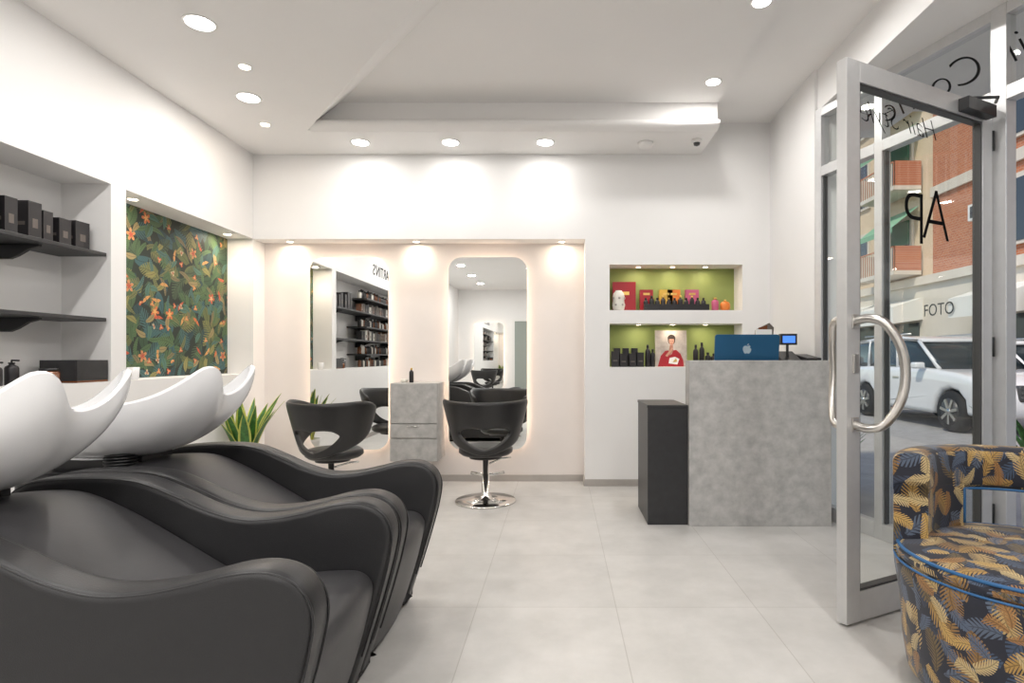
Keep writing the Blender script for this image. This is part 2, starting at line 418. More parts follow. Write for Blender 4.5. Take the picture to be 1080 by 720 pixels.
b = MB()
C = 'ceiling_paint'
b.prism([(-3.13, REAR), (0.0, REAR), (0.0, 2.02), (-2.0, 4.6), (1.257, 4.6), (1.257, 5.5), (-3.13, 5.5)], 2.95, 3.3, C)
b.box(-2.6, 1.257, REAR, 5.5, 3.17, 3.4, C)
b.box(1.257, 3.0, REAR, 5.5, 3.23, 3.4, C)
b.add([(-2.0, 4.6, 2.97), (0.0, 2.02, 2.97), (0.22, 2.19, 3.171), (-1.74, 4.6, 3.171)], [(0, 1, 2, 3)], C)
b.obj('ceiling')
b = MB()
b.slab(catmull([(4.52, 3.0), (4.52, 2.975), (4.56, 2.955), (4.6, 2.945), (4.62, 2.945), (4.62, 3.02), (4.56, 3.02)], 2), -1.98, 1.257, 0.002, C, lambda p, q, a: (a, p, q), steps=1)
b.obj('trim_1')

b = MB()
BB = 'baseboard_grey'
b.box(XL+.001, 0.228, YR-.012, YR, 0, 0.06, BB)
b.box(0.216, 0.228, YB-.012, YR-.013, 0, 0.06, BB)
b.box(0.228, XR-.021, YB-.012, YB, 0, 0.06, BB)
b.obj('baseboard_back', 0.002)
b = MB(); b.box(XL, XL+.012, REAR, YR-.013, 0, 0.06, BB); b.obj('baseboard_left', 0.002)
b = MB(); b.box(XR-.032, XR-.02, 4.27, YB-.013, 0, 0.06, BB); b.obj('baseboard_right', 0.002)

# ------------------------------------------------------------------ shopfront
b = MB(); MS = basis((P0.x, P0.y, 0), (D.x, D.y, 0), (NO.x, NO.y, 0), (0, 0, 1))
AF = 'aluminium_frame'
def fbox(t0, t1, z0, z1, n0=-.03, n1=.04, mt=AF): b.box(t0, t1, n0, n1, z0, z1, mt, MS)
for t0, t1 in ((0.0, .06), (.53, .59), (1.27, 1.35), (2.52, 2.59), (3.33, 3.40)):
    fbox(t0, t1, 0, 2.93)
for t0, t1 in ((.06, .53), (.59, 1.27), (2.59, 3.33)):
    fbox(t0, t1, 0, .10); fbox(t0, t1, 2.44, 2.51); fbox(t0, t1, 2.87, 2.93)
    fbox(t0, t1, .10, 2.44, 0, .008, 'clear_glass'); fbox(t0, t1, 2.51, 2.87, 0, .008, 'clear_glass')
    for tt in (t0, t1-.012): fbox(tt, tt+.012, .10, 2.44, -.012, .02, 'dark_frame')
fbox(1.35, 2.52, 2.44, 2.51); fbox(1.35, 2.52, 2.87, 2.93); fbox(1.35, 2.52, 2.51, 2.87, 0, .008, 'clear_glass')
b.obj('window_1', 0.003)
mc = sp_(1.12, -0.004)
text('window_lettering', 'Hair Corner', 0.25, basis((mc.x, mc.y, 2.69), (-D.x, -D.y, 0), (0, 0, 1), (NO.x, NO.y, 0)), 'decal_black', shear=0.4, offset=-.005)

# door leaf
T0 = Vector((1.205, 2.47)); HG = sp_(1.272, -.055); ED = (HG-T0); WD = ED.length; ED.normalize(); ND = Vector((-ED.y, ED.x))
MD = basis((T0.x, T0.y, 0), (ED.x, ED.y, 0), (ND.x, ND.y, 0), (0, 0, 1))
b = MB()
def dbox(s0, s1, z0, z1, n0=-.025, n1=.025, mt=AF): b.box(s0, s1, n0, n1, z0, z1, mt, MD)
dbox(0, .085, .012, 2.42); dbox(WD-.085, WD, .012, 2.42); dbox(.085, WD-.085, .012, .14); dbox(.085, WD-.085, 2.33, 2.42)
dbox(.085, WD-.085, .14, 2.33, -.004, .004, 'clear_glass')
for s0, s1, z0, z1 in ((.085, .095, .14, 2.33), (WD-.095, WD-.085, .14, 2.33), (.095, WD-.095, .14, .15), (.095, WD-.095, 2.32, 2.33)):
    dbox(s0, s1, z0, z1, -.02, .02, 'dark_frame')
for sg, k in ((-1, 1.0), (1, .62)):
    pts = catmull([(.05, sg*.025, 1.30), (.05, sg*.09*k, 1.31), (.07, sg*.15*k, 1.285), (.10, sg*.195*k, 1.19), (.115, sg*.205*k, 1.08), (.10, sg*.195*k, .97), (.07, sg*.15*k, .875), (.05, sg*.09*k, .85), (.05, sg*.025, .86)], 5, False)
    b.tube(pts, .019, 'brushed_steel', 14, M=MD)
    for z in (1.30, .86): b.box(.03, .07, sg*.025, sg*.032, z-.03, z+.03, 'brushed_steel', MD)
    b.box(.035, .065, sg*.025, sg*.035, 1.08, 1.16, 'brushed_steel', MD)
for z in (.35, 1.2, 2.25):
    b.tube([(WD+.008, -.02, z-.05), (WD+.008, -.02, z+.05)], .011, 'black_plastic', 10, M=MD)
b.box(WD-.30, WD-.06, -.075, -.026, 2.34, 2.40, 'black_plastic', MD)
b.tube([(WD-.25, -.05, 2.405), (WD-.10, -.10, 2.42), (WD-.02, -.05, 2.43)], .008, 'black_plastic', 8, M=MD)
b.tube([(.04, 0, 0.0), (.04, 0, .02)], .01, 'brushed_steel', 8, M=MD)
door = b.obj('door_1', 0.002)
def dtext(nm, body, size, s_, z, shear, sx=1.0, offset=-.004):
    p = T0+ED*s_ - ND*.006
    text(nm, body, size, basis((p.x, p.y, z), (-ED.x, -ED.y, 0), (0, 0, 1), (ND.x, ND.y, 0)), 'decal_black', shear, door, sx=sx, offset=offset)
dtext('monogram', 'A', .36, .66, 1.81, 0.0, .95, -.007)
dtext('monogram_letter', 'P', .36, .50, 1.78, 0.0, .95, -.007)
dtext('script_lettering', 'Hair Style', .14, .40, 2.22, .45)

# ------------------------------------------------------------------ shelves on the left
b = MB()
for z, ye in ((1.777, 3.50), (1.384, 3.50), (1.985, 2.35), (1.58, 2.35), (1.19, 2.35)):
    b.box(-3.028, -2.74, 0.21, ye, z-.022, z, 'shelf_black')
    for y in ((.8, 2.0, 3.12) if ye > 3 else (.8, 2.0)):
        prof = [(-3.028, z-.022), (-2.80, z-.022), (-2.80, z-.035), (-2.86, z-.05), (-2.92, z-.085), (-2.96, z-.10), (-3.028, z-.10)]
        vs = [(x, y+dy, zz) for dy in (-.012, .012) for x, zz in prof]
        n_ = len(prof)
        b.add(vs, [tuple(range(n_)), tuple(range(n_, 2*n_))]+[(i, (i+1) % n_, n_+(i+1) % n_, n_+i) for i in range(n_)], 'shelf_black')
b.obj('product_shelving', 0.003)

def bottle(b, x, y, z, r, h, mt, cap='black_plastic', pump=False):
    b.lathe([(r*.9, 0), (r, .004), (r, h*.68), (r*.85, h*.76), (r*.4, h*.82), (r*.4, h*.86)], (x, y, z), mt, 14)
    b.lathe([(r*.48, h*.86), (r*.48, h*(1.0 if not pump else .92))], (x, y, z), cap, 12)
    if pump:
        b.tube([(x, y, z+h*.92), (x, y, z+h), (x+r*1.3, y, z+h*.99)], r*.16, cap, 8)
def carton(b, x0, x1, y0, y1, z, h, mt='box_black', label='box_label'):
    b.box(x0, x1, y0, y1, z, z+h, mt)
    if label:
        b.box(x1, x1+.001, y0+(y1-y0)*.3, y1-(y1-y0)*.3, z+h*.3, z+h*.55, label)
        b.box(x0+(x1-x0)*.2, x1-(x1-x0)*.2, y0-.001, y0, z+h*.35, z+h*.45, label)
b = MB(); z = 1.778
for y0, y1, h in ((2.74, 2.80, .23), (2.82, 2.90, .23), (2.93, 3.0, .19), (3.06, 3.14, .20), (3.15, 3.21, .17), (3.25, 3.33, .155), (3.36, 3.46, .165)):
    carton(b, -2.90, -2.81, y0, y1, z, h)
for zz in (1.778, 1.386):
    y = .3
    while y < 2.25:
        w = random.uniform(.05, .08); h = random.uniform(.11, .165); carton(b, -2.92, -2.84, y, y+w, zz, h, random.choice(['box_black', 'box_black', 'box_label', 'amber', 'bone_white'])); y += w+.02
b.obj('haircare_cartons', 0.002)
b = MB()
for zz in (1.986, 1.581, 1.191, 1.001):
    y = .3
    while y < 2.3:
        r = random.uniform(.022, .03); bottle(b, -2.88, y, zz, r, random.uniform(.11, .155), random.choice(['box_black', 'amber', 'box_black', 'bone_white'])); y += .075
b.obj('haircare_bottles')
b = MB()
bottle(b, -2.86, 2.93, 1.001, .03, .12, 'box_black', pump=True)
bottle(b, -2.86, 3.02, 1.001, .03, .13, 'box_black', pump=True)
b.obj('pump_bottles')
b = MB()
b.lathe([(.045, 0), (.05, .01), (.05, .06), (.04, .07)], (-2.80, 3.17, 1.001), 'amber', 20); b.lathe([(.042, .07), (.042, .085)], (-2.80, 3.17, 1.001), 'black_plastic', 20)
b.obj('cosmetic_jar')
b = MB()
x0, x1, y0, y1 = -2.95, -2.735, 3.28, 3.505
b.box(x0, x1, y0, y1, 1.001, 1.012, 'amber'); b.box(x0, x0+.01, y0, y1, 1.012, 1.13, 'black_laminate'); b.box(x1-.01, x1, y0, y1, 1.012, 1.13, 'black_laminate')
b.box(x0+.01, x1-.01, y0, y0+.01, 1.012, 1.13, 'black_laminate'); b.box(x0+.01, x1-.01, y1-.01, y1, 1.012, 1.13, 'black_laminate')
b.obj('storage_box', 0.002)
b = MB()
b.lathe([(.025, 0), (.032, .005), (.036, .08), (.033, .08), (.028, .01)], (-2.80, 3.80, 1.001), 'ceramic_white', 20)
b.obj('cup')
text('wall_lettering', "PHILIP MARTIN'S", .22, basis((XL+.002, 1.32, 2.42), (0, 1, 0), (0, 0, 1), (1, 0, 0)), 'decal_black')

# ------------------------------------------------------------------ mirrors
def wall_mirror(name, x0, x1, z0, z1, r=.12, yw=YR, sgn=1):
    b = MB()
    M = Matrix(((1, 0, 0, 0), (0, 0, sgn, yw-sgn*.06), (0, 1, 0, 0), (0, 0, 0, 1)))
    b.prism(rrect(x0, x1, z0, z1, r), 0, .006, 'mirror_silver', M)
    b.prism(rrect(x0+.04, x1-.04, z0+.04, z1-.04, r*.8), .0061, .02, 'paper_white', M)
    b.prism(rrect(x0+.09, x1-.09, z0+.09, z1-.09, r*.6), .02, .06, 'paper_white', M)
    ring = [(p[0], yw-sgn*.03, p[1]) for p in rrect(x0+.055, x1-.055, z0+.055, z1-.055, r*.7)]
    b.tube(ring, .008, 'led_strip', 6, closed=True)
    return b.obj(name)
wall_mirror('backlit_mirror', -2.28, -1.564, .30, 2.06)
wall_mirror('backlit_mirror', -1.014, -.297, .30, 2.06)
wall_mirror('backlit_mirror', -2.3, -1.5, .30, 2.06, yw=REAR, sgn=-1)
wall_mirror('backlit_mirror', .1, .9, .30, 2.06, yw=REAR, sgn=-1)

# ------------------------------------------------------------------ styling chair
def styling_chair(x, y, rot, yscale=1.0):
    """local: back faces -Y, sitter looks +Y"""
    b = MB()
    PH = math.radians(128); ph = math.radians(44)
    def hole(phi):
        t = phi/ph
        if abs(t) >= 1: return 0
        return math.sqrt(1-t*t)
    def shell(off):
        def fn(u, v):
            phi = (u*2-1)*PH
            a = abs(phi)/PH
            zt = .83 - .02*math.cos(phi*1.0) - .10*(max(0, (a-.55)/.45))**1.6
            zb = .395 + .19*a**1.6 + .10*(max(0, (a-.75)/.25))**2
            hm = .515 + .12*a; hh = .078*hole(phi)
            row = round(v*9)
            if row <= 4: z = zb+(hm-hh-zb)*row/4
            else: z = hm+hh+(zt-hm-hh)*(row-5)/4
            k = max(0, (z-.38)/.45)
            rr_ = .195+.135*k**.75+off
            return (rr_*1.0*math.sin(phi), -rr_*.95*math.cos(phi)+.02, z)
        return fn
    nu = 49
    def sk(i, j):
        if j != 4: return False
        p0 = (i/(nu-1)*2-1)*PH; p1 = ((i+1)/(nu-1)*2-1)*PH
        return not (abs(p0) >= ph-1e-6 and abs(p1) >= ph-1e-6)
    s = MB(); s.grid(shell(0), nu, 10, 'chair_vinyl', skip=sk)
    so = s.obj('shell', solid=.035)
    bm = bmesh.new(); bm.from_mesh(so.data); bmesh.ops.remove_doubles(bm, verts=bm.verts, dist=1e-5); bm.to_mesh(so.data); bm.free()
    for p in so.data.polygons: p.use_smooth = True
    md = so.modifiers.new('sub', 'SUBSURF'); md.levels = 1; md.render_levels = 1
    b.lathe([(.10, .365), (.19, .37), (.215, .39), (.215, .42), (.19, .437), (.12, .445), (0.001, .447)], (0, .04, 0), 'chair_vinyl', 32)
    b.lathe([(.06, .335), (.13, .345), (.13, .366)], (0, .02, 0), 'black_plastic', 24)
    b.lathe([(.24, 0), (.242, .008), (.235, .016), (.12, .024), (.05, .03), (.045, .045), (.03, .05), (.03, .22), (.022, .22), (.022, .34)], (0, 0, 0), 'chrome', 40)
    b.tube([(0, .03, .13), (0, .16, .12), (0, .27, .15)], .014, 'chrome', 10)
    b.tube([(-.14, .30, .17), (0, .27, .155), (.14, .30, .17)], .014, 'chrome', 10)
    b.tube([(.03, 0, .30), (.12, .05, .33), (.20, .06, .34)], .007, 'chrome', 8)
    par = b.obj('styling_chair')
    so.parent = par
    par.matrix_world = Matrix.Translation((x, y, 0)) @ Matrix.Rotation(math.radians(rot), 4, 'Z')
    return par
styling_chair(-.587, 4.60, 4)
styling_chair(-1.76, 4.46, -16)
styling_chair(-1.9, -4.0, 175)
styling_chair(.5, -4.0, 190)

# console between mirrors
b = MB(); x0, x1, y0 = -1.467, -1.057, 5.0
CL = 'concrete_laminate'
b.box(x0, x1, y0+.02, YR-.001, .24, .92, CL)
for z0, z1 in ((.245, .44), (.448, .565), (.573, .915)): b.box(x0+.002, x1-.002, y0, y0+.019, z0, z1, CL)
b.box(x0+.15, x1-.15, y0-.012, y0, .545, .553, 'brushed_steel')
b.obj('styling_console', 0.002)
b = MB()
bottle(b, -1.31, 5.12, .921, .02, .13, 'box_black', cap='gold')
b.obj('spray_bottle')
b = MB()
b.lathe([(.03, 0), (.035, .03), (.03, .032)], (-1.38, 5.15, .921), 'bone_white', 16); b.obj('small_jar')

# ------------------------------------------------------------------ shampoo units
ARM = catmull([(-1.845, .30), (-1.86, .52), (-1.845, .66), (-1.79, .725), (-1.68, .745), (-1.52, .75), (-1.40, .738), (-1.28, .692), (-1.17, .643), (-1.06, .615), (-.95, .617), (-.84, .638), (-.74, .663), (-.655, .666), (-.59, .635), (-.558, .57), (-.567, .48), (-.60, .35), (-.645, .2), (-.69, .06), (-.70, .035), (-.72, .03), (-1.0, .03), (-1.5, .03), (-1.80, .03), (-1.83, .05)], 4)
SEAT = catmull([(-1.22, .30), (-1.22, .40), (-1.10, .425), (-.90, .438), (-.72, .452), (-.645, .445), (-.61, .40), (-.625, .31), (-.66, .18), (-.705, .05), (-.73, .04), (-1.0, .04), (-1.2, .05)], 4)
BACK = catmull([(-1.12, .30), (-1.03, .37), (-1.02, .42), (-1.10, .47), (-1.25, .56), (-1.40, .645), (-1.54, .705), (-1.66, .715), (-1.76, .70), (-1.80, .64), (-1.80, .40), (-1.78, .10), (-1.60, .05), (-1.3, .08)], 4)
def shampoo_unit(yc):
    b = MB(); f = lambda p, q, a: (p, a, q)
    hw = .36
    for s in (-1, 1):
        ya, yb = (yc-hw, yc-hw+.105) if s < 0 else (yc+hw-.105, yc+hw)
        b.slab(ARM, ya, yb, .022, 'black_leather', f, steps=4)
        for yy in (ya+.008, yb-.008):
            b.tube([(p.x, yy, p.y-.008) for p in ARM[8:74]], .0035, 'black_leather', 6)
    b.slab(SEAT, yc-hw+.10, yc+hw-.10, .035, 'grey_leather', f, steps=5, crown=.018)
    b.slab(BACK, yc-hw+.10, yc+hw-.10, .035, 'grey_leather', f, steps=5, crown=.02)
    b.box(-1.80, -.76, yc-hw+.03, yc+hw-.03, 0, .035, 'black_plastic')
    b.slab(rrect(-2.12, -1.875, yc-.17, yc+.17, .05), 0, .70, .01, 'black_plastic', lambda p, q, a: (p, q, a), steps=2)
    b.box(-2.02, -1.66, yc-.09, yc+.09, .70, .755, 'black_plastic')
    for k in range(5): b.lathe([(.05, 0), (.058, .006), (.05, .012)], (-1.72, yc-.12, .735+.012*k-.02), 'black_plastic', 16)
    # ceramic basin: open bowl with two raised wings either side of the neck notch
    def rim(u, inset=0.0):
        th = 2*math.pi*u; cx = math.cos(th); sy = math.sin(th)
        a = .36-inset; w = .245-inset
        x = -1.68+a*(abs(cx)**.85)*(1 if cx > 0 else -1); yy = w*(abs(sy)**.8)*(1 if sy > 0 else -1)*(1-.12*cx)
        fx = max(0.0, (x+2.04)/.72)
        zz = .930+.085*fx**1.4
        if cx > 0:
            wing = math.exp(-((abs(yy)-.155)/.065)**2)*min(1, max(0, (cx-.15)/.55))
            nt_ = math.exp(-(yy/.095)**2)
            zz += .105*wing - .035*nt_*max(0, cx-.3)
            x += .05*wing - .05*nt_*max(0, cx)**2
        return x, yy, zz
    def outer(u, v):
        x, yy, zz = rim(u)
        th = 2*math.pi*u
        bx, by = -1.83+.19*math.cos(th), .12*math.sin(th)
        fr = max(0, math.cos(th))
        h = math.cos(v*math.pi/2)**(.85+.75*fr) if v < 1 else 0
        s_ = math.sin(v*math.pi/2)
        return (bx+(x-bx)*h, yc+by+(yy-by)*h, zz+(.755-zz)*s_)
    def inner(u, v):
        x, yy, zz = rim(u, .018)
        th = 2*math.pi*u
        bx, by = -1.80+.08*math.cos(th), .07*math.sin(th)
        h = math.cos(v*math.pi/2)**(.7+.8*max(0, math.cos(th))) if v < 1 else 0
        s_ = math.sin(v*math.pi/2)
        return (bx+(x-bx)*h, yc+by+(yy-by)*h, zz+(.80-zz)*s_)
    def lip(u, v):
        x0_, y0_, z0_ = rim(u); x1_, y1_, z1_ = rim(u, .018)
        return (x0_+(x1_-x0_)*v, yc+y0_+(y1_-y0_)*v, z0_+(z1_-z0_)*v+.009*math.sin(math.pi*v))
    b.grid(outer, 96, 20, 'ceramic_white', cu=True)
    b.grid(inner, 96, 18, 'ceramic_white', cu=True)
    b.grid(lip, 96, 6, 'ceramic_white', cu=True)
    b.lathe([(.17, 0.0), (.17, .004)], (-1.83, yc, .752), 'ceramic_white', 32)
    b.lathe([(.082, 0.0), (.08, .004)], (-1.80, yc, .799), 'chrome', 32)
    b.tube([(-1.93, yc, .80), (-1.95, yc, .89), (-1.93, yc, .93), (-1.86, yc, .935)], .013, 'chrome', 12)
    return b
for yc in (1.66, 2.39):
    shampoo_unit(yc).obj('shampoo_chair')

# ------------------------------------------------------------------ reception desk
b = MB()
b.box(.88, 1.845, 3.92, 4.04, 0, 1.124, CL)
b.box(1.745, 1.845, 4.041, 4.55, 0, 1.0, CL)
b.box(1.09, 1.745, 4.041, 4.55, .97, 1.0, 'black_laminate')
b.box(1.09, 1.12, 4.041, 4.55, 0, .97, CL)
b.obj('reception_desk', 0.003)
b = MB()
b.box(.604, .879, 3.955, 4.44, .0, .80, 'black_laminate'); b.box(.600, .879, 3.95, 4.445, .80, .82, 'black_laminate')
b.obj('side_cabinet', 0.003)
# laptop
b = MB()
b.prism(rrect(1.11, 1.57, 4.17, 4.42, .02), 1.001, 1.015, 'laptop_blue')
ML = basis((1.34, 4.165, 1.016), (1, 0, 0), (0, -.12, 1), (0, -1, -.12))
b.prism(rrect(-.23, .23, 0, .295, .02), 0, .010, 'laptop_blue', ML)
b.prism(rrect(-.22, .22, .01, .285, .01), -.001, 0, 'black_plastic', ML)
ap = [(.0, -.026), (.010, -.031), (.020, -.026), (.029, -.008), (.029, .004), (.022, .005), (.019, .013), (.024, .021), (.016, .025), (.006, .022), (0, .020), (-.010, .024), (-.020, .021), (-.028, .010), (-.028, -.006), (-.019, -.026), (-.010, -.031)]
b.prism([(x*1.05, y*1.05+.16+.03) for x, y in ap], .010, .0115, 'logo_silver', ML)
b.prism([(0, .218), (.004, .226), (.012, .232), (.012, .226), (.008, .220)], .010, .0115, 'logo_silver', ML)
b.obj('laptop')
# POS terminal
b = MB()
b.box(1.59, 1.73, 4.12, 4.42, 1.001, 1.12, 'black_plastic')
b.add([(1.59, 4.12, 1.12), (1.73, 4.12, 1.12), (1.73, 4.42, 1.12), (1.59, 4.42, 1.12), (1.59, 4.30, 1.19), (1.73, 4.30, 1.19), (1.73, 4.42, 1.19), (1.59, 4.42, 1.19)], [(0, 1, 5, 4), (4, 5, 6, 7), (0, 4, 7, 3), (1, 2, 6, 5), (2, 3, 7, 6)], 'black_plastic')
b.tube([(1.655, 4.2, 1.12), (1.655, 4.2, 1.24)], .010, 'black_plastic', 8)
b.box(1.595, 1.715, 4.17, 4.21, 1.235, 1.315, 'black_plastic'); b.box(1.61, 1.70, 4.168, 4.17, 1.25, 1.30, 'screen_blue')
b.obj('cash_register', .004)
b = MB()
b.box(1.75, 1.83, 4.10, 4.30, 1.001, 1.125, 'black_plastic')
b.add([(1.74, 4.06, 1.125), (1.84, 4.06, 1.125), (1.84, 4.30, 1.125), (1.74, 4.30, 1.125), (1.74, 4.06, 1.14), (1.84, 4.06, 1.14), (1.84, 4.30, 1.17), (1.74, 4.30, 1.17)], [(0, 1, 2, 3), (4, 5, 6, 7), (0, 1, 5, 4), (1, 2, 6, 5), (2, 3, 7, 6), (3, 0, 4, 7)], 'black_plastic')
b.obj('payment_terminal', .003)
# brochure holder
b = MB()
b.box(1.50, 1.66, 4.45, 4.53, 1.001, 1.28, 'black_laminate')
Mh = basis((1.52, 4.51, 1.28), (1, .1, 0), (0, -.2, 1), (0, -1, -.2))
b.prism([(0, 0), (.15, 0), (.15, .10), (.11, .135), (0, .08)], 0, .004, 'box_label', Mh)
b.prism([(.02, 0), (.09, 0), (.09, .12), (.02, .10)], .02, .022, 'amber', Mh)
b.box(1.52, 1.64, 4.46, 4.49, 1.28, 1.36, 'paper_white')
b.obj('brochure_holder', .002)

# ------------------------------------------------------------------ niche products
z = 1.565
b = MB(); b.box(.49, .70, 5.30, 5.36, z, z+.27, 'red_box'); b.box(.55, .64, 5.299, 5.30, z+.15, z+.18, 'gold'); b.obj('gift_box', .002)
b = MB()
b.lathe([(.03, 0), (.05, .01), (.058, .05), (.05, .09), (.054, .12), (.048, .155), (.03, .175), (.028, .18)], (.535, 5.22, z), 'bone_white', 24)
for k in range(7):
    a = -1.57+(k-3)*.55
    b.lathe([(.010, -.002), (.010, .003)], (0, 0, 0), 'poster_grey', 10, M=Matrix.Translation((.535+.056*math.cos(a), 5.22+.056*math.sin(a), z+.05+.06*(k % 2))) @ Matrix.Rotation(a+math.pi/2, 4, 'Z') @ Matrix.Rotation(math.pi/2, 4, 'X'))
b.obj('patterned_vase')
b = MB()
for x, mt in ((.80, 'red_box'), (.98, 'yellow_box'), (1.05, 'orange_box'), (1.22, 'pink_box')):
    b.box(x-.06, x+.06, 5.31, 5.36, z, z+.20, mt); b.box(x-.03, x+.03, 5.309, 5.31, z+.15, z+.17, 'gold')
b.obj('colour_cartons', .002)
b = MB()
x = .78
while x < 1.34:
    bottle(b, x, 5.22, z, .022, .115+.02*(int(x*100) % 2), 'box_black', cap=random.choice(['black_plastic', 'gold', 'black_plastic'])); x += .052
b.box(.76, 1.34, 5.165, 5.195, z, z+.055, 'box_black')
b.obj('product_bottles')
b = MB(); bottle(b, 1.41, 5.24, z, .032, .12, 'pink_box', cap='gold'); b.lathe([(.03, 0), (.045, .02), (.045, .06), (.03, .08)], (1.50, 5.24, z), 'orange_box', 20); b.lathe([(.012, .08), (.012, .10)], (1.50, 5.24, z), 'gold', 12); b.obj('perfume_set')
z = 1.058
b = MB()
for x0, w, h in ((.47, .065, .14), (.545, .065, .12), (.63, .06, .12), (.70, .06, .13)):
    carton(b, x0, x0+w, 5.2, 5.26, z, h)
for x0 in (.50, .58, .66): b.box(x0, x0+.055, 5.28, 5.33, z, z+.17, 'box_black')
b.obj('boxed_products', .002)
b = MB()
for x, h, r in ((.80, .20, .024), (.845, .16, .022), (1.235, .20, .024), (1.29, .22, .024), (1.345, .13, .026), (1.40, .12, .03)):
    bottle(b, x, 5.24, z, r, h, 'box_black')
b.obj('niche_bottles')
b = MB(); Mp = basis((.885, 5.33, z), (1, 0, 0), (0, .08, 1), (0, -1, .08))
b.prism([(0, 0), (.29, 0), (.29, .335), (0, .335)], 0, .008, 'paper_white', Mp)
b.prism([(.0, .0), (.29, 0), (.29, .335), (0, .335)], .008, .0085, 'poster_grey', Mp)
def disc(cx, cy, rx, ry, n=24): return [(cx+rx*math.cos(2*math.pi*k/n), cy+ry*math.sin(2*math.pi*k/n)) for k in range(n)]
b.prism(disc(.150, .262, .036, .034), .0085, .009, 'hair_dark', Mp)
b.prism(disc(.150, .243, .033, .042), .0085, .0091, 'hair_dark', Mp)
b.prism([(.02, 0), (.26, 0), (.255, .06), (.23, .12), (.19, .155), (.165, .15), (.145, .11), (.12, .15), (.09, .145), (.05, .10)], .0085, .0092, 'red_box', Mp)
b.prism([(.13, .10), (.165, .145), (.162, .20), (.135, .20), (.125, .15)], .0086, .0096, 'skin_shadow', Mp)
b.prism([(.128, .255), (.172, .255), (.174, .235), (.168, .212), (.152, .198), (.146, .198), (.131, .212), (.125, .235)], .0096, .010, 'skin_tone', Mp)
b.prism([(.09, .10), (.11, .09), (.165, .165), (.155, .178)], .0096, .0101, 'skin_tone', Mp)
b.prism([(.12, .03), (.20, .02), (.22, .07), (.18, .09), (.13, .08)], .0096, .0101, 'paper_white', Mp)
b.prism([(.155, .04), (.20, .045), (.19, .08)], .0101, .0103, 'gold', Mp)
for dx in (-.010, .010): b.prism(disc(.150+dx, .234, .005, .002, 10), .0101, .0105, 'hair_dark', Mp)
b.prism(disc(.150, .211, .007, .0025, 10), .0101, .0105, 'red_box', Mp)
b.obj('portrait_poster')

# ------------------------------------------------------------------ tub armchair, jungle fabric
cx, cy, R = 1.585, 1.94, .40
def fab_uv(co, n, c):
    if abs(n.z) > .6: return (co.x+3, co.y)
    a = math.atan2(c.y, c.x)
    if abs(n.x*-math.sin(a)+n.y*math.cos(a)) > .6: return (math.hypot(co.x, co.y)+5, co.z)
    av = math.atan2(co.y, co.x)
    if av-a > math.pi: av -= 2*math.pi
    if av-a < -math.pi: av += 2*math.pi
    return (av*R, co.z+.3*(math.hypot(co.x, co.y)))
b = MB()
b.lathe([(.33, .03), (.36, .05), (.375, .15), (.385, .30), (.40, .40), (.402, .425), (.395, .435)], (0, 0, 0), 'jungle_fabric', 64)
b.lathe([(.385, .436), (.395, .445), (.396, .465), (.375, .487), (.30, .498), (.15, .503), (.001, .504)], (0, 0, 0), 'jungle_fabric', 64)
b.lathe([(.30, 0), (.30, .03)], (0, 0, 0), 'black_plastic', 32)
for rr_, z_, q in ((.400, .436, .004), (.390, .480, .006)):
    b.tube([(rr_*math.cos(2*math.pi*k/64), rr_*math.sin(2*math.pi*k/64), z_) for k in range(64)], q, 'piping_blue', 8, closed=True)
def sweep(a0, a1, z0, z1, r0, r1, n=40, rnd=.03):
    sec = rrect(r0, r1, z0, z1, rnd, 5); k = len(sec)
    vs = []; fs = []
    for i in range(n+1):
        a = math.radians(a0+(a1-a0)*i/n)
        for r_, z_ in sec: vs.append((r_*math.cos(a), r_*math.sin(a), z_))
    for i in range(n):
        for j in range(k): fs.append((i*k+j, i*k+(j+1) % k, (i+1)*k+(j+1) % k, (i+1)*k+j))
    b.add(vs, fs, 'jungle_fabric', True)
    b.add(vs[:k], [tuple(range(k))], 'jungle_fabric', False); b.add(vs[n*k:], [tuple(range(k))], 'jungle_fabric', False)
sweep(-74, 154, .64, .80, .29, .405, 60, .035)
sweep(94, 154, .42, .70, .295, .403, 20, .03)
sweep(-74, -14, .42, .70, .295, .403, 20, .03)
def arc(a0, a1, r_, z_, n=40): return [(r_*math.cos(math.radians(a0+(a1-a0)*i/n)), r_*math.sin(math.radians(a0+(a1-a0)*i/n)), z_) for i in range(n+1)]
r_ = .294
loop = arc(-14, 94, r_, .642, 30)+[(r_*math.cos(math.radians(94)), r_*math.sin(math.radians(94)), z_) for z_ in (.60, .55, .51)]
loop = [(r_*math.cos(math.radians(-14)), r_*math.sin(math.radians(-14)), z_) for z_ in (.51, .55, .60)]+loop
b.tube(loop, .005, 'piping_blue', 8)
b.obj('tub_armchair', M=Matrix.Translation((cx, cy, 0)), uv=fab_uv)

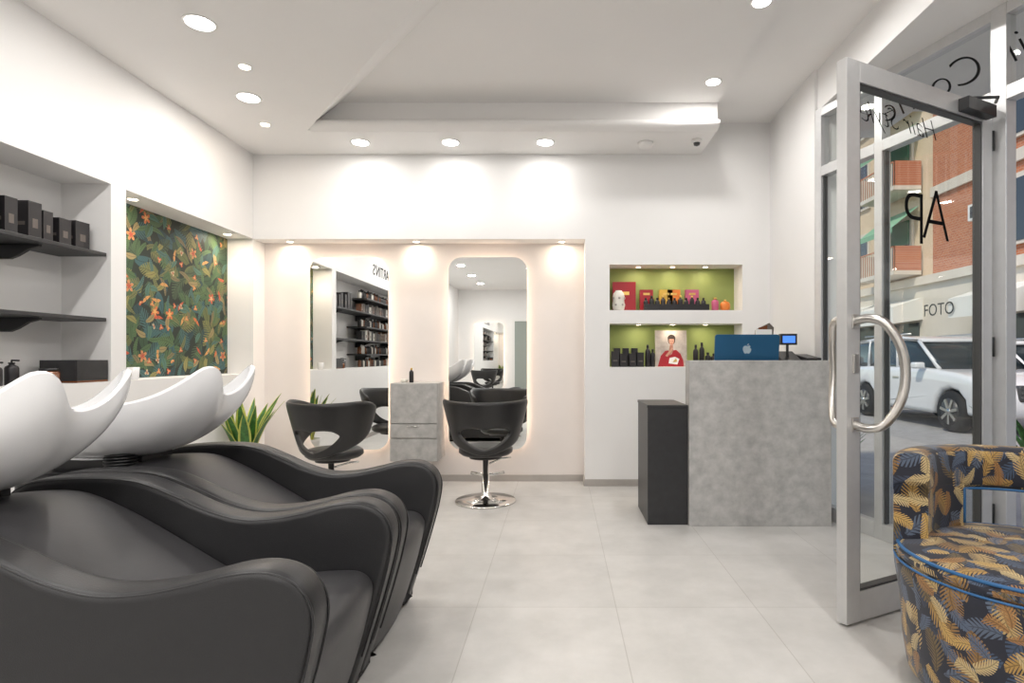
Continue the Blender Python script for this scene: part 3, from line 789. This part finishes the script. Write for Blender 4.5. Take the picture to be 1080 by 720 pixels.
# ------------------------------------------------------------------ plants
def blade_plant(name, px, py, z0, zsoil, rp_, n, Lr, leanr, limx=None, yellow=True, wr=(.022, .032)):
    b = MB()
    s_ = rp_/.13
    b.lathe([(.08*s_, 0), (.11*s_, .02), (.125*s_, zsoil+.02), (.13*s_, zsoil+.04), (.12*s_, zsoil+.04), (.115*s_, zsoil)], (px, py, z0), 'terracotta', 32)
    b.lathe([(.115*s_, zsoil-.01), (.08*s_, zsoil+.005), (.001, zsoil+.005)], (px, py, z0), 'soil', 24)
    for k in range(n):
        a = k*2.4; L = random.uniform(*Lr); lean = random.uniform(*leanr)*(1 if k > 2 else .3); w = random.uniform(*wr)
        bx, by = px+.4*rp_*math.cos(a), py+.4*rp_*math.sin(a); tw = random.uniform(-.6, .6)
        def fn(u, v, a=a, L=L, lean=lean, w=w, bx=bx, by=by, tw=tw):
            ww = w*(1-v**3.5)*(.7+.5*math.sin(v*2.6)); q = (u-.5)*2
            ang = a+math.pi/2+tw*v
            out = lean*L*v**1.7
            xx = bx+out*math.cos(a)+ww*q*math.cos(ang)
            if limx is not None and xx < limx+.05: xx = limx+.05*math.exp((xx-limx-.05)/.05)
            return (xx, by+out*math.sin(a)+ww*q*math.sin(ang), z0+zsoil+L*v*(1-.12*lean*v)+.004*q*q)
        b.grid(lambda u, v: fn(.16+u*.68, v), 4, 14, 'leaf_green')
        em = 'leaf_yellow' if yellow else 'leaf_green'
        b.grid(lambda u, v: fn(u*.17, v), 2, 14, em)
        b.grid(lambda u, v: fn(.83+u*.17, v), 2, 14, em)
    return b.obj(name)
blade_plant('snake_plant', -2.56, 4.72, 0, .28, .13, 18, (.42, .62), (.15, .6), limx=XL+.05, wr=(.032, .044))
blade_plant('outdoor_plant', 3.02, 3.55, -.041, .35, .16, 22, (.35, .60), (.3, .9), yellow=False)
blade_plant('outdoor_plant', 2.50, 5.15, -.041, .22, .12, 16, (.25, .42), (.3, .8), yellow=False)

# ------------------------------------------------------------------ ceiling fittings and lamps
def light(name, typ, loc, energy, col=(1, .94, .87), **kw):
    l = bpy.data.lights.new(name, typ); l.energy = energy; l.color = col
    for k, v in kw.items(): setattr(l, k, v)
    ob = bpy.data.objects.new(name, l); ob.location = loc; scn.collection.objects.link(ob); return ob
def downlight(x, y, z, r, area=9, spot=0, warm=False, ang=120):
    b = MB()
    b.lathe([(r*1.0, -.002), (r*1.18, -.006), (r*1.22, 0.0)], (x, y, z), 'lamp_trim', 32)
    b.lathe([(r, -.004), (r*.98, -.0065)], (x, y, z), 'lamp_emit_warm' if warm else 'lamp_emit', 32)
    ob = b.obj('recessed_downlight')
    col = (1, .84, .66) if warm else (1, .975, .945)
    if area:
        l = light('downlight_lamp', 'AREA', (x, y, z-.012), area, col, shape='DISK', size=r*2); l.parent = ob
    if spot:
        l = light('downlight_spot', 'SPOT', (x, y, z-.012), spot, col, spot_size=math.radians(ang), spot_blend=.8, shadow_soft_size=r*.6); l.parent = ob
for x, y in ((-1.94, 3.12), (-2.16, 4.02)): downlight(x, y, 2.95, .070, area=8)
for x, y in ((-1.94, 1.9), (-1.94, .6), (-1.94, -.8), (-1.94, -2.2), (-1.94, -3.6), (-.6, .6), (-.6, -1.2), (-.6, -3.0)):  # unseen lamps above and behind the camera, added as room fill
    downlight(x, y, 2.95, .070, area=15)
for x, y in ((-1.953, 3.59), (-2.28, 4.48)): downlight(x, y, 2.95, .032, area=2, warm=True)
for x in (-1.673, -.916, -.12): downlight(x, 4.86, 2.95, .067, area=3, spot=9)
for x, y, e_ in ((1.13, 4.25, 9), (1.15, 3.29, 13), (1.15, 2.2, 14), (1.15, .8, 14), (1.15, -.8, 14), (1.15, -2.6, 14)):  # far pair is in view; the nearer ones are unseen, added for fill
    downlight(x, y, 3.17, .050, area=e_)
for x in (-2.45, -1.30, 0.02): downlight(x, 5.255, 2.197, .026, area=1.2, spot=3, warm=True)
for y in (3.85, 4.95): downlight(-2.84, y, 2.2, .028, area=1.4, spot=7, warm=True)
for x in (.72, 1.03, 1.33): downlight(x, 5.27, 1.97, .02, area=.7, warm=True)
for x in (.72, 1.03, 1.33): downlight(x, 5.27, 1.445, .02, area=.6, warm=True)
b = MB(); b.lathe([(.001, -.045), (.05, -.04), (.062, -.015), (.065, 0)], (.725, 4.87, 2.95), 'lamp_trim', 32); b.obj('smoke_detector')
b = MB(); b.lathe([(.04, 0), (.042, -.02), (.03, -.028)], (1.14, 4.80, 2.95), 'lamp_trim', 24); b.lathe([(.028, -.028), (.024, -.045), (.001, -.055)], (1.14, 4.80, 2.95), 'dark_frame', 24); b.obj('security_camera')

# ------------------------------------------------------------------ outside
b = MB(); b.box(1.0, 5.0, -12, 60, -.25, -.041, 'pavement'); b.obj('sidewalk')
b = MB(); b.box(5.0, 13.2, -12, 60, -.25, -.15, 'asphalt'); b.obj('street')
def facade():
    b = MB(); X = 13.2
    for (ya, yb, up) in ((-6, 20.6, 'brick_orange'), (20.6, 40, 'plaster_cream')):
        b.box(X, X+3, ya, yb, -.15, 3.9, 'stone_white'); b.box(X+.1, X+3, ya, yb, 3.9, 19, up)
        b.box(X-.15, X+.1, ya, yb, 3.75, 4.05, 'stone_white')
        for fl in range(5):
            z0 = 4.5+fl*3.1
            if up == 'brick_orange': b.box(X, X+.1, ya, yb, z0+2.3, z0+2.65, 'stone_white')
            y = ya+1.2; k = 0
            while y < yb-1.5:
                b.box(X-.0, X+.1, y-.12, y+1.22, z0-.1, z0+1.95, 'stone_white')
                b.box(X-.02, X, y, y+1.1, z0, z0+1.8, 'window_dark')
                b.box(X-.03, X-.02, y+.52, y+.58, z0, z0+1.8, 'stone_white')
                if k % 2 == 0: b.box(X-.08, X-.02, y, y+1.1, z0+.9, z0+1.8, 'shutter_green')
                if k % 3 != 1:
                    b.box(X-1.0, X, y-.7, y+1.8, z0-.35, z0-.2, 'stone_white')
                    b.box(X-1.0, X-.95, y-.7, y+1.8, z0+.65, z0+.70, 'brick_orange')
                    yy = y-.7
                    while yy < y+1.8: b.box(X-.99, X-.96, yy, yy+.035, z0-.2, z0+.65, 'stone_white'); yy += .16
                    for q in (y-.7, y+1.75): b.box(X-1.0, X, q, q+.05, z0-.2, z0+.70, 'brick_orange')
                    if k % 4 == 0:
                        b.add([(X, y-.6, z0+2.2), (X, y+1.7, z0+2.2), (X-1.0, y+1.7, z0+1.4), (X-1.0, y-.6, z0+1.4), (X-1.0, y+1.7, z0+1.2), (X-1.0, y-.6, z0+1.2)], [(0, 1, 2, 3), (3, 2, 4, 5)], 'awning_green')
                else:
                    b.box(X-.35, X-.02, y+1.35, y+2.0, z0+.9, z0+1.4, 'paper_white')
                    b.box(X-.36, X-.35, y+1.45, y+1.9, z0+.97, z0+1.33, 'dark_frame')
                y += 3.0; k += 1
        y = ya+.6
        while y < yb-2.5:
            b.box(X-.02, X, y, y+2.2, -.1, 2.4, 'window_dark')
            b.add([(X, y-.2, 3.3), (X, y+2.4, 3.3), (X-1.1, y+2.4, 2.95), (X-1.1, y-.2, 2.95), (X-1.1, y+2.4, 2.35), (X-1.1, y-.2, 2.35)], [(0, 1, 2, 3), (3, 2, 4, 5)], 'awning_white')
            b.add([(X, y-.2, 3.3), (X-1.1, y-.2, 2.95), (X-1.1, y-.2, 2.35), (X, y-.2, 2.5)], [(0, 1, 2, 3)], 'awning_white')
            y += 3.0
    return b.obj('apartment_building')
facade()
text('shop_sign_lettering', 'FOTO', .55, basis((12.05, 18.4, 2.64), (0, -1, 0), (0, 0, 1), (-1, 0, 0)), 'black_plastic')

def car(x, y, rotz, paint='car_paint'):
    b = MB(); f = lambda p, q, a: (p, a, q)   # p forward
    def arch(cx): return [(cx-.42, .32), (cx-.36, .56), (cx-.2, .70), (cx, .75), (cx+.2, .70), (cx+.36, .56), (cx+.42, .32)]
    body = [(-2.25, .40), (-2.30, .60), (-2.28, .95), (-2.20, 1.08), (-1.2, 1.10), (.6, 1.10), (.95, 1.08), (1.6, 1.02), (2.05, .93), (2.25, .80), (2.30, .60), (2.28, .38), (2.2, .30)]
    body = body + list(reversed(arch(1.42))) + [(0.9, .28), (-.9, .28)] + list(reversed(arch(-1.38))) + [(-1.9, .30)]
    b.slab(body, -.93, .93, .09, paint, f, steps=4)
    gh = [(-2.15, 1.08), (-2.0, 1.45), (-1.8, 1.62), (-1.0, 1.68), (-.2, 1.67), (.3, 1.60), (.6, 1.42), (1.0, 1.07)]
    b.slab(gh, -.80, .80, .10, 'car_glass', f, steps=4)
    roof = [(-1.95, 1.58), (-1.8, 1.66), (-1.0, 1.72), (-.2, 1.71), (.28, 1.65), (.40, 1.58), (.1, 1.60), (-1.0, 1.63)]
    b.slab(roof, -.80, .80, .05, paint, f, steps=3)
    for s in (-1, 1):
        yy = s*.80
        for p in ([(.35, 1.60), (.98, 1.08)], [(-.35, 1.66), (-.30, 1.08)], [(-1.35, 1.66), (-1.40, 1.08)], [(-1.95, 1.58), (-2.1, 1.08)]):
            b.tube([(p[0][0], yy*.97, p[0][1]), (p[1][0], yy, p[1][1])], .035, paint, 8)
        b.tube([(-1.7, s*.72, 1.74), (.0, s*.72, 1.75)], .018, 'brushed_steel', 8)
        b.slab(rrect(.62, .80, 1.08, 1.20, .04), s*1.03-.09, s*1.03+.09, .03, paint, f, steps=3)
        for cx in (1.42, -1.38):
            Mw = Matrix.Translation((cx, s*.80, .355)) @ Matrix.Rotation(math.pi/2*s, 4, 'X')
            b.lathe([(.22, -.12), (.33, -.12), (.355, -.09), (.355, .09), (.33, .12), (.23, .12)], (0, 0, 0), 'tyre', 32, M=Mw)
            b.lathe([(.225, -.10), (.23, -.125)], (0, 0, 0), 'dark_frame', 32, M=Mw)
            for k in range(7):
                a = 2*math.pi*k/7; b.box(-.025, .025, .03, .22, -.145, -.12, 'brushed_steel', Mw @ Matrix.Rotation(a, 4, 'Z'))
            b.lathe([(.05, -.12), (.05, -.15)], (0, 0, 0), 'brushed_steel', 16, M=Mw)
        b.slab(rrect(-.12, .12, .72, .86, .05), 2.10, 2.29, .02, 'chrome', lambda p, q, a, s=s: (a, s*.68+p, q), steps=2)
        b.box(-.25, -.05, s*.93-.012, s*.93+.012, .88, .91, 'brushed_steel')
    b.slab(rrect(-.42, .42, .58, .84, .05), 2.15, 2.315, .015, 'dark_frame', lambda p, q, a: (a, p, q), steps=2)
    for q in (.64, .71, .78): b.box(2.30, 2.325, -.40, .40, q, q+.02, 'chrome')
    b.box(2.28, 2.32, -.26, .26, .42, .52, 'paper_white')
    b.obj('car', M=Matrix.Translation((x, y, -.15)) @ Matrix.Rotation(math.radians(rotz), 4, 'Z'))
car(7.65, 11.4, -90)
car(7.7, 17.0, -90)
car(10.8, 15.5, 90)

# ------------------------------------------------------------------ world, sun
w = bpy.data.worlds.new('World'); scn.world = w; w.use_nodes = True
nt = w.node_tree; bg = nt.nodes['Background']
sky = nt.nodes.new('ShaderNodeTexSky'); sky.sky_type = 'NISHITA'; sky.sun_disc = False
sky.sun_elevation = math.radians(50); sky.sun_rotation = math.radians(200)
nt.links.new(sky.outputs[0], bg.inputs[0]); bg.inputs[1].default_value = 0.22
sun = light('sun', 'SUN', (0, 0, 20), 3.0, (1, .90, .78), angle=math.radians(3))
sun.rotation_euler = (Vector((.62, .45, -.9))).to_track_quat('-Z', 'Y').to_euler()

# ------------------------------------------------------------------ camera
cam = bpy.data.cameras.new('camera'); co = bpy.data.objects.new('camera', cam); scn.collection.objects.link(co)
co.location = (0, 0, 1.15); co.rotation_euler = (math.radians(90), 0, 0)
cam.sensor_width = 36; cam.lens = 36*610/1080; cam.shift_x = -50/1080; cam.shift_y = 16/1080; cam.clip_start = .05
scn.camera = co
